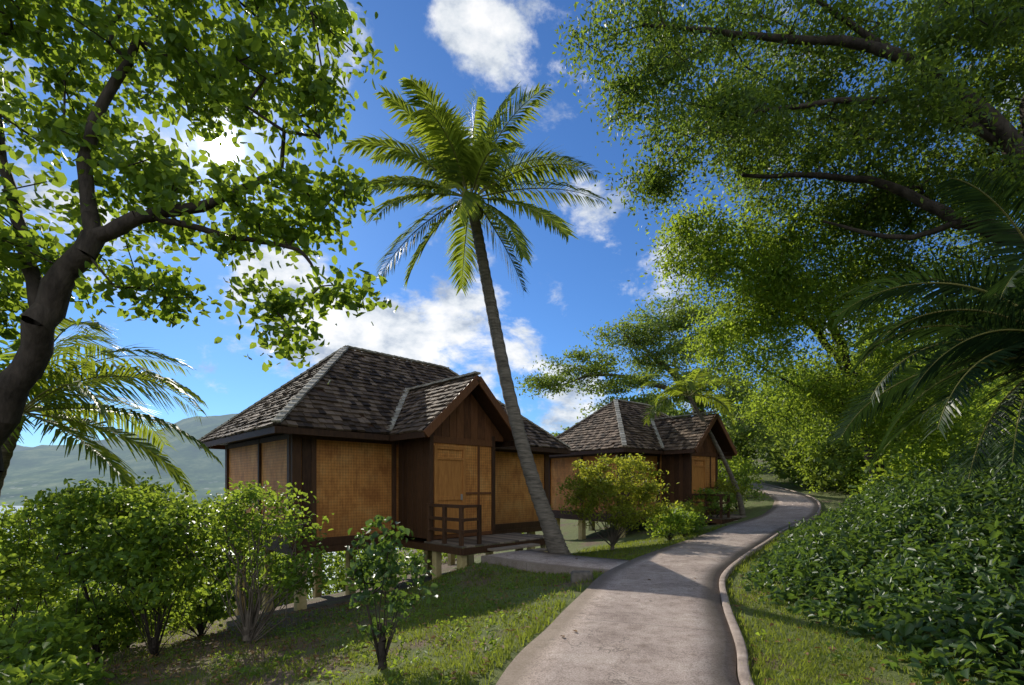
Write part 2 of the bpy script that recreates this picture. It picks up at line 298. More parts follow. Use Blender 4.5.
def tree(name,trunk,lobes,per,cr,size,lmat,bmat,limbs=(),up=.7,wid=.5,simple=False,hang=0,tip=.008,flat=.6,direct=0,seed=1,tocore=.35,maxr=9,hole=None):
    rng=np.random.default_rng(seed); e=empty(name,trunk[0][:3])
    P=[];par=[];rad=[]
    def chain(pts,parent):
        for p in pts:
            P.append(np.array(p[:3],float)); par.append(parent); rad.append(p[3]); parent=len(P)-1
        return parent
    def dens(pts,n=5):
        c=catmull([p for p in pts],n)
        for i in range(1,len(c)-1): c[i][:3]+=rng.normal(size=3)*c[i][3]*.25; c[i][3]*=1+rng.normal()*.05
        return c
    chain(dens(trunk),-1)
    for lb in limbs:
        p0=np.array(lb[0][:3]); i=int(np.argmin([np.linalg.norm(q-p0) for q in P])); chain(dens(lb),i)
    nt_=len(P)
    C=[]
    for (x,y,z,rx,ry,rz,nc) in lobes:
        d=rng.normal(size=(nc,3)); d/=np.linalg.norm(d,axis=1)[:,None]; rr=rng.random(nc)**(tocore)
        C.append(np.array([x,y,z])+d*rr[:,None]*np.array([rx,ry,rz]))
    C=np.concatenate(C)
    base=np.array(P[:nt_]); dist=np.min(np.linalg.norm(C[:,None]-base[None],axis=2),axis=1); C=C[np.argsort(dist)]
    for ci,c in enumerate(C):
        if ci<direct or (direct and rng.random()<.15): i=int(rng.integers(0,min(3,nt_)))
        else:
            A=np.array(P); dd=np.linalg.norm(A-c,axis=1)+.25*np.maximum(0,A[:,2]-c[2]); dd[0]+=.4
            i=int(np.argmin(dd))
        a=P[i]; l=np.linalg.norm(c-a); n_=max(1,min(6,int(l/.45))); prev=i
        for k in range(1,n_+1):
            t=k/n_; q=a+(c-a)*t; 
            if k<n_: q=q+rng.normal(size=3)*l*.05+np.array([0,0,l*.10*math.sin(t*math.pi)])
            P.append(q);par.append(prev);rad.append(0); prev=len(P)-1
    acc=np.zeros(len(P)); 
    for i in range(len(P)-1,-1,-1):
        if acc[i]==0: acc[i]=tip**2.3
        if par[i]>=0: acc[par[i]]+=acc[i]
    pr=acc**(1/2.3); pr=np.minimum(pr,maxr)
    for i in range(nt_): pr[i]=rad[i]
    segs=[(P[par[i]],P[i],min(pr[par[i]],pr[i]*1.35),pr[i]) for i in range(len(P)) if par[i]>=0]
    child(tubes(name+'_branches',segs,bmat,8),e,True)
    LC=[]
    for c in C:
        m=int(per*(.5+rng.random())); s=cr*(.6+.8*rng.random()); o=rng.normal(size=(m,3))*np.array([s,s,s*flat])*.6; LC.append(c+o)
    LC=np.concatenate(LC)
    if hole is not None:
        for (hc,hr) in hole: LC=LC[np.sum(((LC-np.array(hc))/np.array(hr))**2,1)>1]
    child(make_leaves(name+'_leaves',LC,size,lmat,up,wid,simple,hang,rng),e,True)
    return e
# left foreground tree
tree('broadleaf_tree',[(-8.3,6.4,-2.2,.30),(-7.7,6.5,.2,.24),(-6.95,6.5,2.2,.19),(-6.2,6.5,3.7,.16),(-5.55,6.5,4.9,.13)],
 [(-6.9,6.8,7.7,1.9,1.4,1.5,84),(-9,6.3,6.5,1.8,1.6,2.2,50),(-4.7,6.9,8.3,1.3,1.0,.9,36),(-3.2,7.1,8.5,1.1,.8,.5,16),(-3.2,6.8,6.9,.8,.7,.6,20),
  (-2.75,6.9,5.6,.6,.6,.5,13),(-3.9,6.8,5.3,.9,.7,.5,20),(-5.3,6.9,5.9,1.1,.8,.6,26),(-4.2,6.9,7.2,.7,.6,.4,14),(-6.6,6.9,4.9,1.1,1.1,.9,28),(-3.3,6.8,3.8,.4,.4,.6,9),(-2.3,6.8,4.1,.3,.3,.35,4),(-5.0,6.9,4.4,.8,.8,.3,8),(-7.7,6.6,3.9,.9,1.0,.8,22),(-5.2,6.2,10,2.4,1.5,1.2,40),(-2.6,6.9,7.9,.5,.5,.3,4)],
 44,.34,.135,M_left,M_bark,
 limbs=[[(-5.5,6.5,4.9,.10),(-4.9,6.6,5.25,.085),(-4.1,6.7,5.45,.06),(-3.2,6.8,6.0,.035)],[(-5.55,6.5,4.9,.10),(-5.7,6.6,6.2,.075),(-5.2,6.8,7.8,.045)],
        [(-6.2,6.5,3.7,.10),(-6.8,6.7,5.3,.075),(-7.3,6.8,7.4,.04)],[(-4.9,6.6,5.25,.05),(-3.9,6.8,5.05,.04),(-3.0,6.9,4.9,.025),(-2.7,6.9,4.4,.015)],[(-6.95,6.5,2.2,.11),(-7.9,6.4,4.4,.08),(-8.8,6.3,6.2,.05)]],
 up=.6,wid=.62,seed=3,hang=.3,hole=[((-4.03,6.8,6.3),(.15,1.5,.15))])
# right: one crown split in two, self-shade painted into upper leaves, lower part brighter
tree('rain_tree',[(12.8,10.6,1.0,.6),(12.0,10.2,3.8,.5),(10.8,9.6,6.2,.38),(9.9,9.2,8.0,.30)],
 [(2.4,10,10.8,1.3,1.5,1.0,40),(3.5,10.3,9.5,1.3,1.4,1.1,44),(5.2,10.2,11.0,1.9,1.8,1.3,70),(6.3,11.2,9.3,1.8,1.5,1.1,70),(8.3,10,10.6,2.4,1.6,1.4,80),
  (9.8,11.4,7.9,2.0,1.2,1.4,74),(12,11,7.5,2.3,2,3,76),(10.6,9.9,9.8,2.3,1.4,1.8,70),(8.4,11.2,8.3,1.3,1.0,1.0,40),(11.0,11.2,5.9,1.4,1.2,1.1,40),(4.6,9.4,8.7,1.0,.8,.6,18),(6.9,8.6,8.1,1.1,.7,.5,22),(8.0,8.2,9.4,1.2,.7,.6,24),(8.8,8.6,7.0,.9,.6,.4,14),(3.1,10.6,8.2,.7,.6,.5,12)],
 165,.44,.105,M_saman_shade,M_bark,
 limbs=[[(10.8,9.6,6.2,.25),(9.3,9.2,8.0,.17),(7.2,9.2,9.7,.10),(4.8,9.5,10.3,.06),(2.6,9.8,10.8,.03)],[(10.8,9.6,6.2,.18),(8.9,9.7,6.8,.12),(7.4,10.1,7.9,.075),(5,10.6,8.3,.035)],
   [(9.9,9.2,8.0,.24),(9.2,8.6,9.6,.16),(7.9,8.4,10.9,.09)],[(9.9,9.2,8.0,.18),(10,8.9,10,.13),(9.6,8.8,12,.08)],[(9.3,9.2,8.0,.10),(7.4,9.3,8.9,.065),(4.4,9.9,9.1,.03)],[(7.2,9.2,9.7,.06),(6.0,9.4,10.8,.04),(5.2,9.6,11.7,.02)],[(8.9,9.7,6.8,.07),(7.8,9.9,6.6,.05),(6.6,10.4,7.2,.025)]],
 up=.5,wid=.42,simple=True,hang=.9,flat=.7,seed=5)
tree('feathery_tree',[(11.2,14.8,.8,.24),(10.6,14.4,2.8,.2),(9.6,13.8,4.6,.15),(8.6,13.2,6.0,.10)],
 [(4.9,12.4,7.7,1.2,1.2,.8,42),(7.4,12.6,6.8,1.8,1.4,1.3,84),(6.4,13.4,5.5,1.3,1.2,1.0,50),(9.4,13,4.8,1.9,1.3,1.4,74),(5.9,12.6,6.7,1.2,1,.9,34),(8.0,14,3.9,1.4,1.2,.8,40),(9.0,12.4,6.6,1.5,1.1,1.0,46),(6.9,12.6,8.2,1.3,1.0,.7,34),(11.5,13.5,4.0,1.3,1.2,1.1,40),(10.2,13.2,3.2,1.2,.8,.7,26)],
 165,.46,.11,M_saman,M_bark,limbs=[[(9.6,13.8,4.6,.11),(8,13.2,6.0,.075),(6.4,12.8,7.0,.045),(5,12.5,7.6,.02)],[(10.6,14.4,2.8,.1),(9,14,3.9,.06),(7.6,13.8,4.6,.035)]],
 up=.5,wid=.4,simple=True,hang=.9,flat=.75,seed=6)
tree('spreading_tree',[(14.5,34,1.0,.5),(13.4,33,4.5,.4),(12,32,7,.34),(10.5,31.5,8.6,.25)],
 [(10.2,31,12.4,2.3,2,.9,44),(7.4,30.5,11.0,2.1,2,.8,40),(4.6,30.5,9.1,2.2,2,.5,36),(2.4,30,7.7,1.5,1.6,.4,22),(6.5,31,8.1,2.2,2,.6,36),(9.5,31,9.6,2.4,2,1,50),(12.5,31.5,11.4,2.4,2,1.4,54),(7.4,30,6.4,2.2,1.6,.5,30),(12.3,30,7.6,2.2,2,1.6,54),(14,29,5.5,2.2,2,1.8,50)],
 90,.8,.19,M_far,M_barkl,limbs=[[(12,32,7,.25),(9,31.5,8.1,.16),(5.5,31,8.6,.1),(3,30.5,7.8,.05)],[(10.5,31.5,8.6,.2),(8.6,31,10.0,.12),(7,30.7,11.1,.06)]],up=.8,wid=.5,simple=True,flat=.3,seed=8,tip=.014)
# ------------------------------------------------------------------ shrubs
tree('flowering_shrub',[(-4.1,7.6,float(ground(-4.1,7.6))-.05,.07),(-4.1,7.6,-.6,.06),(-4.05,7.6,-.35,.05)],
 [(-3.9,7.6,1.15,.85,.8,.6,46),(-3.3,7.6,.5,.5,.5,.5,16),(-4.6,7.7,.95,.7,.7,.6,26),(-3.9,7.6,.1,.7,.6,.3,10)],38,.2,.08,M_shrub,M_barkl,direct=44,seed=21,up=.6,wid=.5,tip=.007,maxr=.03)
for k,(x,y,zt,r,n) in enumerate([(-5.7,7.8,1.05,.85,48),(-7.1,8.4,1.25,1.0,66),(-8.5,7.2,.2,1.0,48),(-6.1,6.1,-.45,.8,48),(-7.7,9.8,1.3,1.1,64),(-9.8,9.7,.6,1.2,54),(-5.0,5.1,-.75,.5,24),(-6.1,9.6,.9,.9,50)]):
    g=float(ground(x,y))
    lb=[(x,y,zt-.15,r,r*.8,.55,n),(x+.2,y-.3,max(g+.3,zt-.9),r*.9,.6,.4,n//2)]
    if zt-g>2.2: lb.append((x-.1,y-.2,g+.7,r,.6,.5,n//2))
    tree('broadleaf_shrub',[(x,y,g-.05,.05),(x,y,g+.12,.045),(x+.03,y,g+.3,.04)],lb,40,.24,.105,M_shrub,M_bark,direct=16,seed=30+k,up=.6,wid=.55,tip=.006,maxr=.03)
g=float(ground(-1.3,4.85))
tree('small_shrub',[(-1.3,4.85,g-.03,.045),(-1.28,4.85,g+.25,.035),(-1.3,4.87,g+.45,.028)],
 [(-1.38,4.85,1.02,.24,.22,.2,15),(-1.1,4.85,.75,.24,.22,.22,15),(-1.52,4.9,.58,.2,.2,.2,12),(-1.05,4.9,.4,.16,.16,.12,7),(-1.3,4.8,.85,.25,.2,.25,12),(-1.38,4.9,.2,.13,.13,.1,4)],14,.11,.07,M_glossy,M_bark,direct=7,seed=44,up=.5,wid=.62,tip=.004,maxr=.022)
tree('yellow_shrub',[(2.9,14.2,-.25,.06),(2.9,14.2,0,.05),(2.9,14.2,.2,.05)],
 [(2.9,14.2,1.75,1.4,1.0,.75,110),(2.0,14.0,1.2,.7,.7,.6,40),(3.8,14.2,1.1,.7,.7,.6,40),(2.9,13.8,.8,1.1,.6,.5,30)],40,.2,.095,M_yel,M_barkl,direct=26,seed=50,up=.6,wid=.4,tip=.006,maxr=.03)
for k,(x,y,h,r) in enumerate([(4.9,15.2,1.0,.7),(6.1,17.0,1.1,.6),(5.7,16.2,.8,.5),(8.2,20.3,1.5,.9),(9.4,21.8,1.6,1.0),(11.0,24.0,1.8,1.2)]):
    g=float(ground(x,y)); tree('garden_shrub',[(x,y,g-.03,.04),(x,y,g+.1,.04),(x,y,g+.2,.03)],[(x,y,g+h*.6,r,r,h*.45,42)],40,.2,.11,(M_shrub,M_yel,M_left)[k%3],M_bark,direct=10,seed=60+k,simple=True,tip=.006,maxr=.03)
def mass(name,lobes,n_per_area,size,mat,seed,simple=True,up=.8,wid=.55,jit=.12):
    rng=np.random.default_rng(seed); LC=[]; e=empty(name,(lobes[0][0],lobes[0][1],float(ground(lobes[0][0],lobes[0][1]))))
    for (x,y,z,rx,ry,rz) in lobes:
        n=int(n_per_area*rx*max(rz,ry)*6); d=rng.normal(size=(n,3)); d/=np.linalg.norm(d,axis=1)[:,None]
        bump=np.array([mn.noise(Vector((v[0]*2.2+x,v[1]*2.2+y,v[2]*2.2+z))) for v in d[:n]])
        rr=(.8+.5*bump+rng.normal(size=n)*jit-.35*rng.random(n)**3)
        LC.append(np.array([x,y,z])+d*rr[:,None]*np.array([rx,ry,rz]))
    o=make_leaves(name+'_leaves',np.concatenate(LC),size,mat,up,wid,simple,0,rng); child(o,e,True); return e
rr=random.Random(4)
lob=[]
for i in range(26):
    x=rr.uniform(-28,-11.5); y=rr.uniform(12,27); 
    if x>-12.5 and y<19: x-=3
    g=float(ground(x,y)); top=1.6-rr.uniform(38,62)/490*y; rz=max(1.2,(top-g)*.55); lob.append((x,y,top-rz,rr.uniform(1.6,2.6),1.6,rz))
for (x,y) in ((-10.8,14.5),(-12.5,18),(-9.2,12.4)):
    lob.append((x,y,float(ground(x,y))+.5,1.5,1.3,1.2))
# thicket on the slope behind the near cottage
for (x,y) in ((-12.6,21.2),(-10.6,21.8),(-8.8,22.6),(-7,23.2),(-5.2,24),(-3.4,24.5),(-1.5,25),(-11.6,24),(-8,25),(-14.2,20.5),(.5,24.5)):
    gg=float(ground(x,y)); top=1.6-52/490*y; rz=max(1.3,(top-gg)/2+.3); lob.append((x,y,top-rz,1.7,1.3,rz))
mass('hillside_foliage',lob,100,.19,M_shrub,71)
lob=[]
for i in range(34):
    x=rr.uniform(12,46); y=rr.uniform(26,46); 
    if abs(x-np.interp(y,PC[:,1],PC[:,0]))<3.2: x+=6
    g=float(ground(x,y)); h=rr.uniform(3,9); lob.append((x,y,g+h*.55,rr.uniform(2,3.4),2.4,h*.55))
for i in range(10):
    x=rr.uniform(3,15); y=rr.uniform(36,44); lob.append((x,y,float(ground(x,y))+3,2.6,2,rr.uniform(2.5,4)))
mass('forest_foliage',lob,60,.34,M_far,72)
lob=[(17.8,22,2.0,1.8,2,1.5),(19.5,25.5,2.5,2.2,2,2),(16.3,18.5,1.5,1.5,1.8,1.3),(20,20,3.5,2.2,2,2.6),(18.5,29,3.5,2,2,2.5),(13.6,16.3,1.6,1.4,1.5,1.4),(15.5,15.5,2.8,1.8,1.6,2.2),(22,24,5,3,2.5,4),(12.2,14.3,1.4,1.3,1.3,1.3),(14,13,2.4,2,1.5,2.2),(13,27.5,2.2,1.1,1,1.2),(12.3,30,3,1.6,1.5,2),(10.4,13.4,1.5,1.1,.9,1.0),(11.6,12.6,2.3,1.3,1,1.2)]
mass('bank_foliage',lob,170,.15,M_saman,73)
# groundcover mound right of path
def xb(y): return np.interp(y,[-2,2,3.9,5.5,6.8,8.5,11,14,17,20],[3.3,3.3,3.5,3.75,3.75,4.35,6.0,8.2,10.9,13.6])
def mound(x,y):
    t=(x-xb(y)); z=ground(x,y,False)+.80*smooth(t/2.9)+.2*smooth(t/.35)+.12*np.minimum(np.maximum(t-2.5,0),4)
    z=z+.2*np.sin(x*2.1+y*.7)*np.sin(y*2.4-x)*smooth(t/.8)+.11*np.sin(x*5.3+1+y)*np.sin(y*4.9-x*.6)*smooth(t/.8)
    return z
gc=empty('groundcover_plants',(6,7,.2))
xs=np.linspace(0,1,70); ys=np.linspace(.5,19,110); MV=[]
for y in ys:
    x0=float(xb(y))
    for s in xs:
        x=x0+.1+s*9; MV.append((x,y,float(mound(np.array(x),np.array(y)))-.26))
mi=np.arange(70*110).reshape(110,70); MQ=np.stack([mi[:-1,:-1],mi[:-1,1:],mi[1:,1:],mi[1:,:-1]],-1).reshape(-1,4)
child(np_mesh('groundcover_understory',MV,MQ,surf('undergrowth',(.008,.014,.005),(.025,.04,.012),8,.9,.8,20),smooth_sh=True),gc,True)  # dark sheet added under the leaves to close the gaps
n=80000; y=R.random(n)**1.35*16+1.5; x=xb(y)+R.random(n)**1.15*8-.12-R.random(n)**3*.35
cl=np.array([mn.noise(Vector((a*3.1,b*3.1,2))) for a,b in zip(x,y)])
z=mound(x,y)-R.random(n)**2*.28+.03+.12*R.random(n)**4+.10*cl; keep=(z>ground(x,y,False)-.05)&((cl>-.25)|(R.random(n)<.35))
C=np.stack([x,y,z],1)[keep]
child(make_leaves('groundcover_leaves',C,.112,M_glossy,up=1.1,wid=.5,hang=.15),gc,True)
n=1300; y=R.random(n)*10+3; x=xb(y)+.1+R.random(n)*5.3; C=[]
for a,b in zip(x,y):
    z0=float(mound(np.array(a),np.array(b))); k=12; h=np.linspace(0,.22+.3*R.random(),k); C.append(np.stack([a+R.normal(size=k)*.05,b+R.normal(size=k)*.05,z0+h],1))
child(make_leaves('groundcover_sprigs',np.concatenate(C),.09,M_glossy,up=.9,wid=.45),gc,True)
# ------------------------------------------------------------------ grass
n=190000
y=3.0+R.random(n)**1.5*15; x=R.uniform(-1,1,n)*(y*1.0+1)+.5
k=~onpath(x,y,-.03)&(x<xb(y)+.2); x=x[k];y=y[k]
pn=np.array([mn.noise(Vector((a*.7,b*.7,0)))+.6*mn.noise(Vector((a*2.6,b*2.6,5))) for a,b in zip(x,y)])
uu=(x+5.3)*.7071+(y-11)*.7071; vv=-(x+5.3)*.7071+(y-11)*.7071
k=(pn<.16)|(R.random(len(x))<.25); k&=~((uu>.3)&(uu<10.3)&(vv>-1)&(vv<6.3)); k&=(R.random(len(x))<np.interp(x,[-4,-1.2],[.3,1]))  # grass thinned leftward, where brown soil stands in for tree shade
x=x[k];y=y[k]; z=ground(x,y)
m=len(x); edge=1+.8*np.exp(-np.maximum(polydist(x,y,PC)-HW-.07,0)/.12)
hgt=(.02+.045*R.random(m))*(1+y*.03)*edge; w=(.003+.0035*R.random(m))*(1+y*.11); a=R.random(m)*2*math.pi; ln=R.normal(size=(m,2))*.03
b0=np.stack([x-np.cos(a)*w,y-np.sin(a)*w,z-.01],1); b1=np.stack([x+np.cos(a)*w,y+np.sin(a)*w,z-.01],1); tp=np.stack([x+ln[:,0],y+ln[:,1],z+hgt],1)
np_mesh('grass',np.stack([b0,b1,tp],1).reshape(-1,3),np.arange(3*m).reshape(m,3),M_grass,np.repeat(R.random(m),3))
n=300; C=[]
for i in range(n):
    b=3.6+R.random()*7; a=R.uniform(-5.5,.2) if i%4 else R.uniform(-1.5,3.2)
    if onpath(np.array([a]),np.array([b]),.12)[0] or a>float(xb(b)): continue
    k=10; C.append(np.stack([a+R.normal(size=k)*.05,b+R.normal(size=k)*.05,float(ground(a,b))+.03+R.random(k)*.07],1))
make_leaves('weeds',np.concatenate(C),.05,M_shrub,up=1.4,wid=.5)
M_litter=leafmat('dry_leaf',(.08,.04,.015),(.18,.10,.04),(.3,.2,.08),(.3,.15,.04),.2,.7)
n=2600; y=3+R.random(n)*9; x=np.where(R.random(n)<.8,-6+7*R.random(n)**1.4,R.uniform(1,4,n)); k=x<xb(y); k&=(~onpath(x,y,.05))|(R.random(n)<.03); x=x[k];y=y[k]
z=np.where(onpath(x,y),zb(y)+.068,ground(x,y)+.035)
make_leaves('fallen_leaves',np.stack([x,y,z],1),.06,M_litter,up=4,wid=.5)
# ------------------------------------------------------------------ palms
def frond(V,Q,RR,org,az,e0,L,droop,nl,ll,wd,rng,sag=.5,rach=.02):
    p=np.array(org,float);pts=[p.copy()];dirs=[];ns=nl
    curl=rng.normal()*.28
    for i in range(ns):
        t=(i+1)/ns; el=e0-droop*t**1.5; a2=az+curl*t
        d=np.array([math.cos(a2)*math.cos(el),math.sin(a2)*math.cos(el),math.sin(el)]); p=p+d*L/ns; pts.append(p.copy()); dirs.append(d)
    roll=rng.normal()*.35
    for i in range(int(ns*.12),ns):
        t=i/ns; d=dirs[i]; sd=np.cross(d,[math.cos(az+1.57)*math.sin(roll),math.sin(az+1.57)*math.sin(roll),math.cos(roll)]); sd/=max(1e-5,np.linalg.norm(sd)); upv=np.cross(sd,d)
        l=ll*(math.sin(min(1,(t+.12)*.95)*math.pi*.93)**.55)*(.85+.3*rng.random())
        for sg in (-1,1):
            if rng.random()<.04: continue
            fw=.45+.7*t; v=sd*sg+d*fw+upv*.22+rng.normal(size=3)*.09; v/=np.linalg.norm(v)
            a=pts[i]; b=a+v*l*.45+np.array([0,0,-.05*l]); v2=v+np.array([0,0,-sag*(.7+.8*rng.random())]); v2/=np.linalg.norm(v2); c=b+v2*l*.55
            wv=d*.8+upv*.25*sg; wv/=np.linalg.norm(wv); w=wd*.5
            k=len(V); V+= [a-wv*w*.5,a+wv*w*.5,b+wv*w,b-wv*w,c+wv*w*.15,c-wv*w*.15]; Q+=[(k,k+1,k+2,k+3),(k+3,k+2,k+4,k+5)]; r=rng.random(); RR+=[r]*6
    return [(pts[i],pts[i+1],rach*(1-.85*i/ns),rach*(1-.85*(i+1)/ns)) for i in range(ns)]
def palm(name,trunk,fr,L,nl,ll,wd,lmat,seed,rings=True,nuts=False,k=12,sag=.5):
    rng=np.random.default_rng(seed); e=empty(name,trunk[0][:3])
    c=catmull(trunk,16); segs=[]
    V=[];m=len(c)
    for i,p in enumerate(c):
        rad=p[3]*(1+(.07 if i%2 else -.02)*rings)
        for j in range(k):
            a=2*math.pi*j/k; rj=rad*(1+.05*math.sin(3*a+i*.3)); V.append((p[0]+rj*math.cos(a),p[1]+rj*math.sin(a),p[2]))
    I=np.arange(m*k).reshape(m,k); Q=np.stack([I[:-1],np.roll(I[:-1],-1,1),np.roll(I[1:],-1,1),I[1:]],-1).reshape(-1,4)
    child(np_mesh(name+'_trunk',V,Q,M_palmtrunk,smooth_sh=True),e,True)
    V=[];Q=[];RR=[]; top=np.array(c[-1][:3])
    for (az,el,sc,dr) in fr:
        a=math.radians(az); o=top+np.array([math.cos(a)*.1,math.sin(a)*.1,.05])
        segs+=frond(V,Q,RR,o,a,math.radians(el),L*sc,math.radians(dr),nl,ll*(.8+.2*sc),wd,rng,sag)
    child(np_mesh(name+'_fronds',V,Q,lmat,RR),e,True); child(tubes(name+'_rachis',segs,M_rachis,5),e,True)
    if nuts:
        pts=[];qs=[]
        for q in range(9):
            a=q*2.4; ctr=top+np.array([math.cos(a)*.22,math.sin(a)*.22,-.16-.06*(q%3)]); b=len(pts)
            for ii in range(7):
                th=math.pi*ii/6
                for jj in range(8):
                    ph=2*math.pi*jj/8; pts.append(ctr+np.array([.09*math.sin(th)*math.cos(ph),.09*math.sin(th)*math.sin(ph),.12*math.cos(th)]))
            for ii in range(6):
                for jj in range(8): qs.append((b+ii*8+jj,b+ii*8+(jj+1)%8,b+(ii+1)*8+(jj+1)%8,b+(ii+1)*8+jj))
        child(np_mesh(name+'_coconuts',pts,qs,surf('coconut',(.05,.06,.01),(.14,.12,.03),4,.5,.2,20),smooth_sh=True),e,True)
    return e
M_palmtrunk=surf('palm_trunk',(.07,.058,.044),(.27,.23,.185),4,.9,.9,22,(1,1,7))
M_rachis=surf('frond_stem',(.14,.14,.03),(.26,.23,.06),4,.6,.1,20)
fr=[(85,86,1.05,18),(20,82,1.05,28),(160,78,1.05,30),(110,66,1,45),(165,54,1.05,60),(150,68,1.0,42),(195,42,1.02,62),(185,22,1.0,60),(10,52,1.0,75),(-8,34,1.05,55),(0,14,1.05,38),(205,6,1,60),(215,-12,.95,45),(195,-34,1,30),(225,-48,.95,22),(-15,-14,.95,40),(-40,-38,.95,28),(15,-52,.85,20),(-70,20,.85,80),(-110,45,.9,90),(70,20,1,70),(100,-10,.9,50),(-35,66,.95,60),(240,62,.9,75),(45,70,1,45),(-90,-20,.8,50),(180,66,1.0,48)]
palm('coconut_palm',[(1.22,11.65,-.25,.34),(1.08,11.5,.1,.25),(.74,11.35,1.0,.19),(.2,11.3,2.64,.16),(-.33,11.25,4.94,.14),(-.68,11.2,6.8,.125),(-.95,11.1,8.05,.125)],
  fr,2.75,84,.66,.055,M_palm,5,nuts=True,sag=.6)
palm('coconut_palm',[(-10.9,9.4,-3.2,.24),(-10.3,9.3,-.5,.17),(-9.8,9.2,1.5,.15),(-9.2,9.1,2.9,.13)],
  [(a,e,s,d) for a,e,s,d in ((-5,35,1.1,85),(8,10,1.1,60),(-25,20,1.1,60),(30,45,1,80),(60,60,1,80),(100,70,1,80),(150,40,1,80),(190,30,1,80),(-80,40,1,80),(-120,45,1,80),(-20,58,1.05,90),(75,25,1,80),(-15,-15,.9,40),(40,-5,1,60),(120,20,1,80),(-60,0,1,70))],3.2,66,.8,.06,M_palm,6,sag=.7)
palm('cycad_palm',[(6.9,5.8,.8,.28),(6.85,5.75,1.6,.24),(6.75,5.7,2.3,.22),(6.6,5.7,3.05,.19)],
  [(a,e,s,d) for a,e,s,d in ((180,52,1.1,90),(165,30,1.05,80),(200,20,1.0,80),(215,42,1.1,95),(180,2,1,65),(150,60,1.1,90),(230,10,1,70),(250,45,1.1,90),(205,-8,1,60),(190,70,1.15,80),(120,50,1,80),(90,30,1,80),(60,50,1,80),(20,40,1,80),(-20,30,1,80),(-60,40,1,80),(-90,60,1,90),(275,20,1,80),(172,-12,.95,50),(235,-12,.95,50),(185,36,1.1,95),(195,8,1.05,75),(160,10,1,75),(222,28,1.1,90),(175,20,1.05,80),(192,-18,.95,50))],2.55,88,.46,.036,M_dpalm,8,sag=.35)
palm('slender_palm',[(10.2,21.5,.0,.13),(9.7,21.3,1.6,.1),(8.7,21.2,3.6,.09),(7.6,21.0,5.4,.08)],
  [(a,e,1,85) for a,e in ((180,40),(150,60),(210,20),(0,50),(40,60),(-40,35),(90,75),(-90,50),(120,20),(-130,30),(20,10),(180,0),(-10,-5))],2.3,44,.6,.07,M_palm,12)
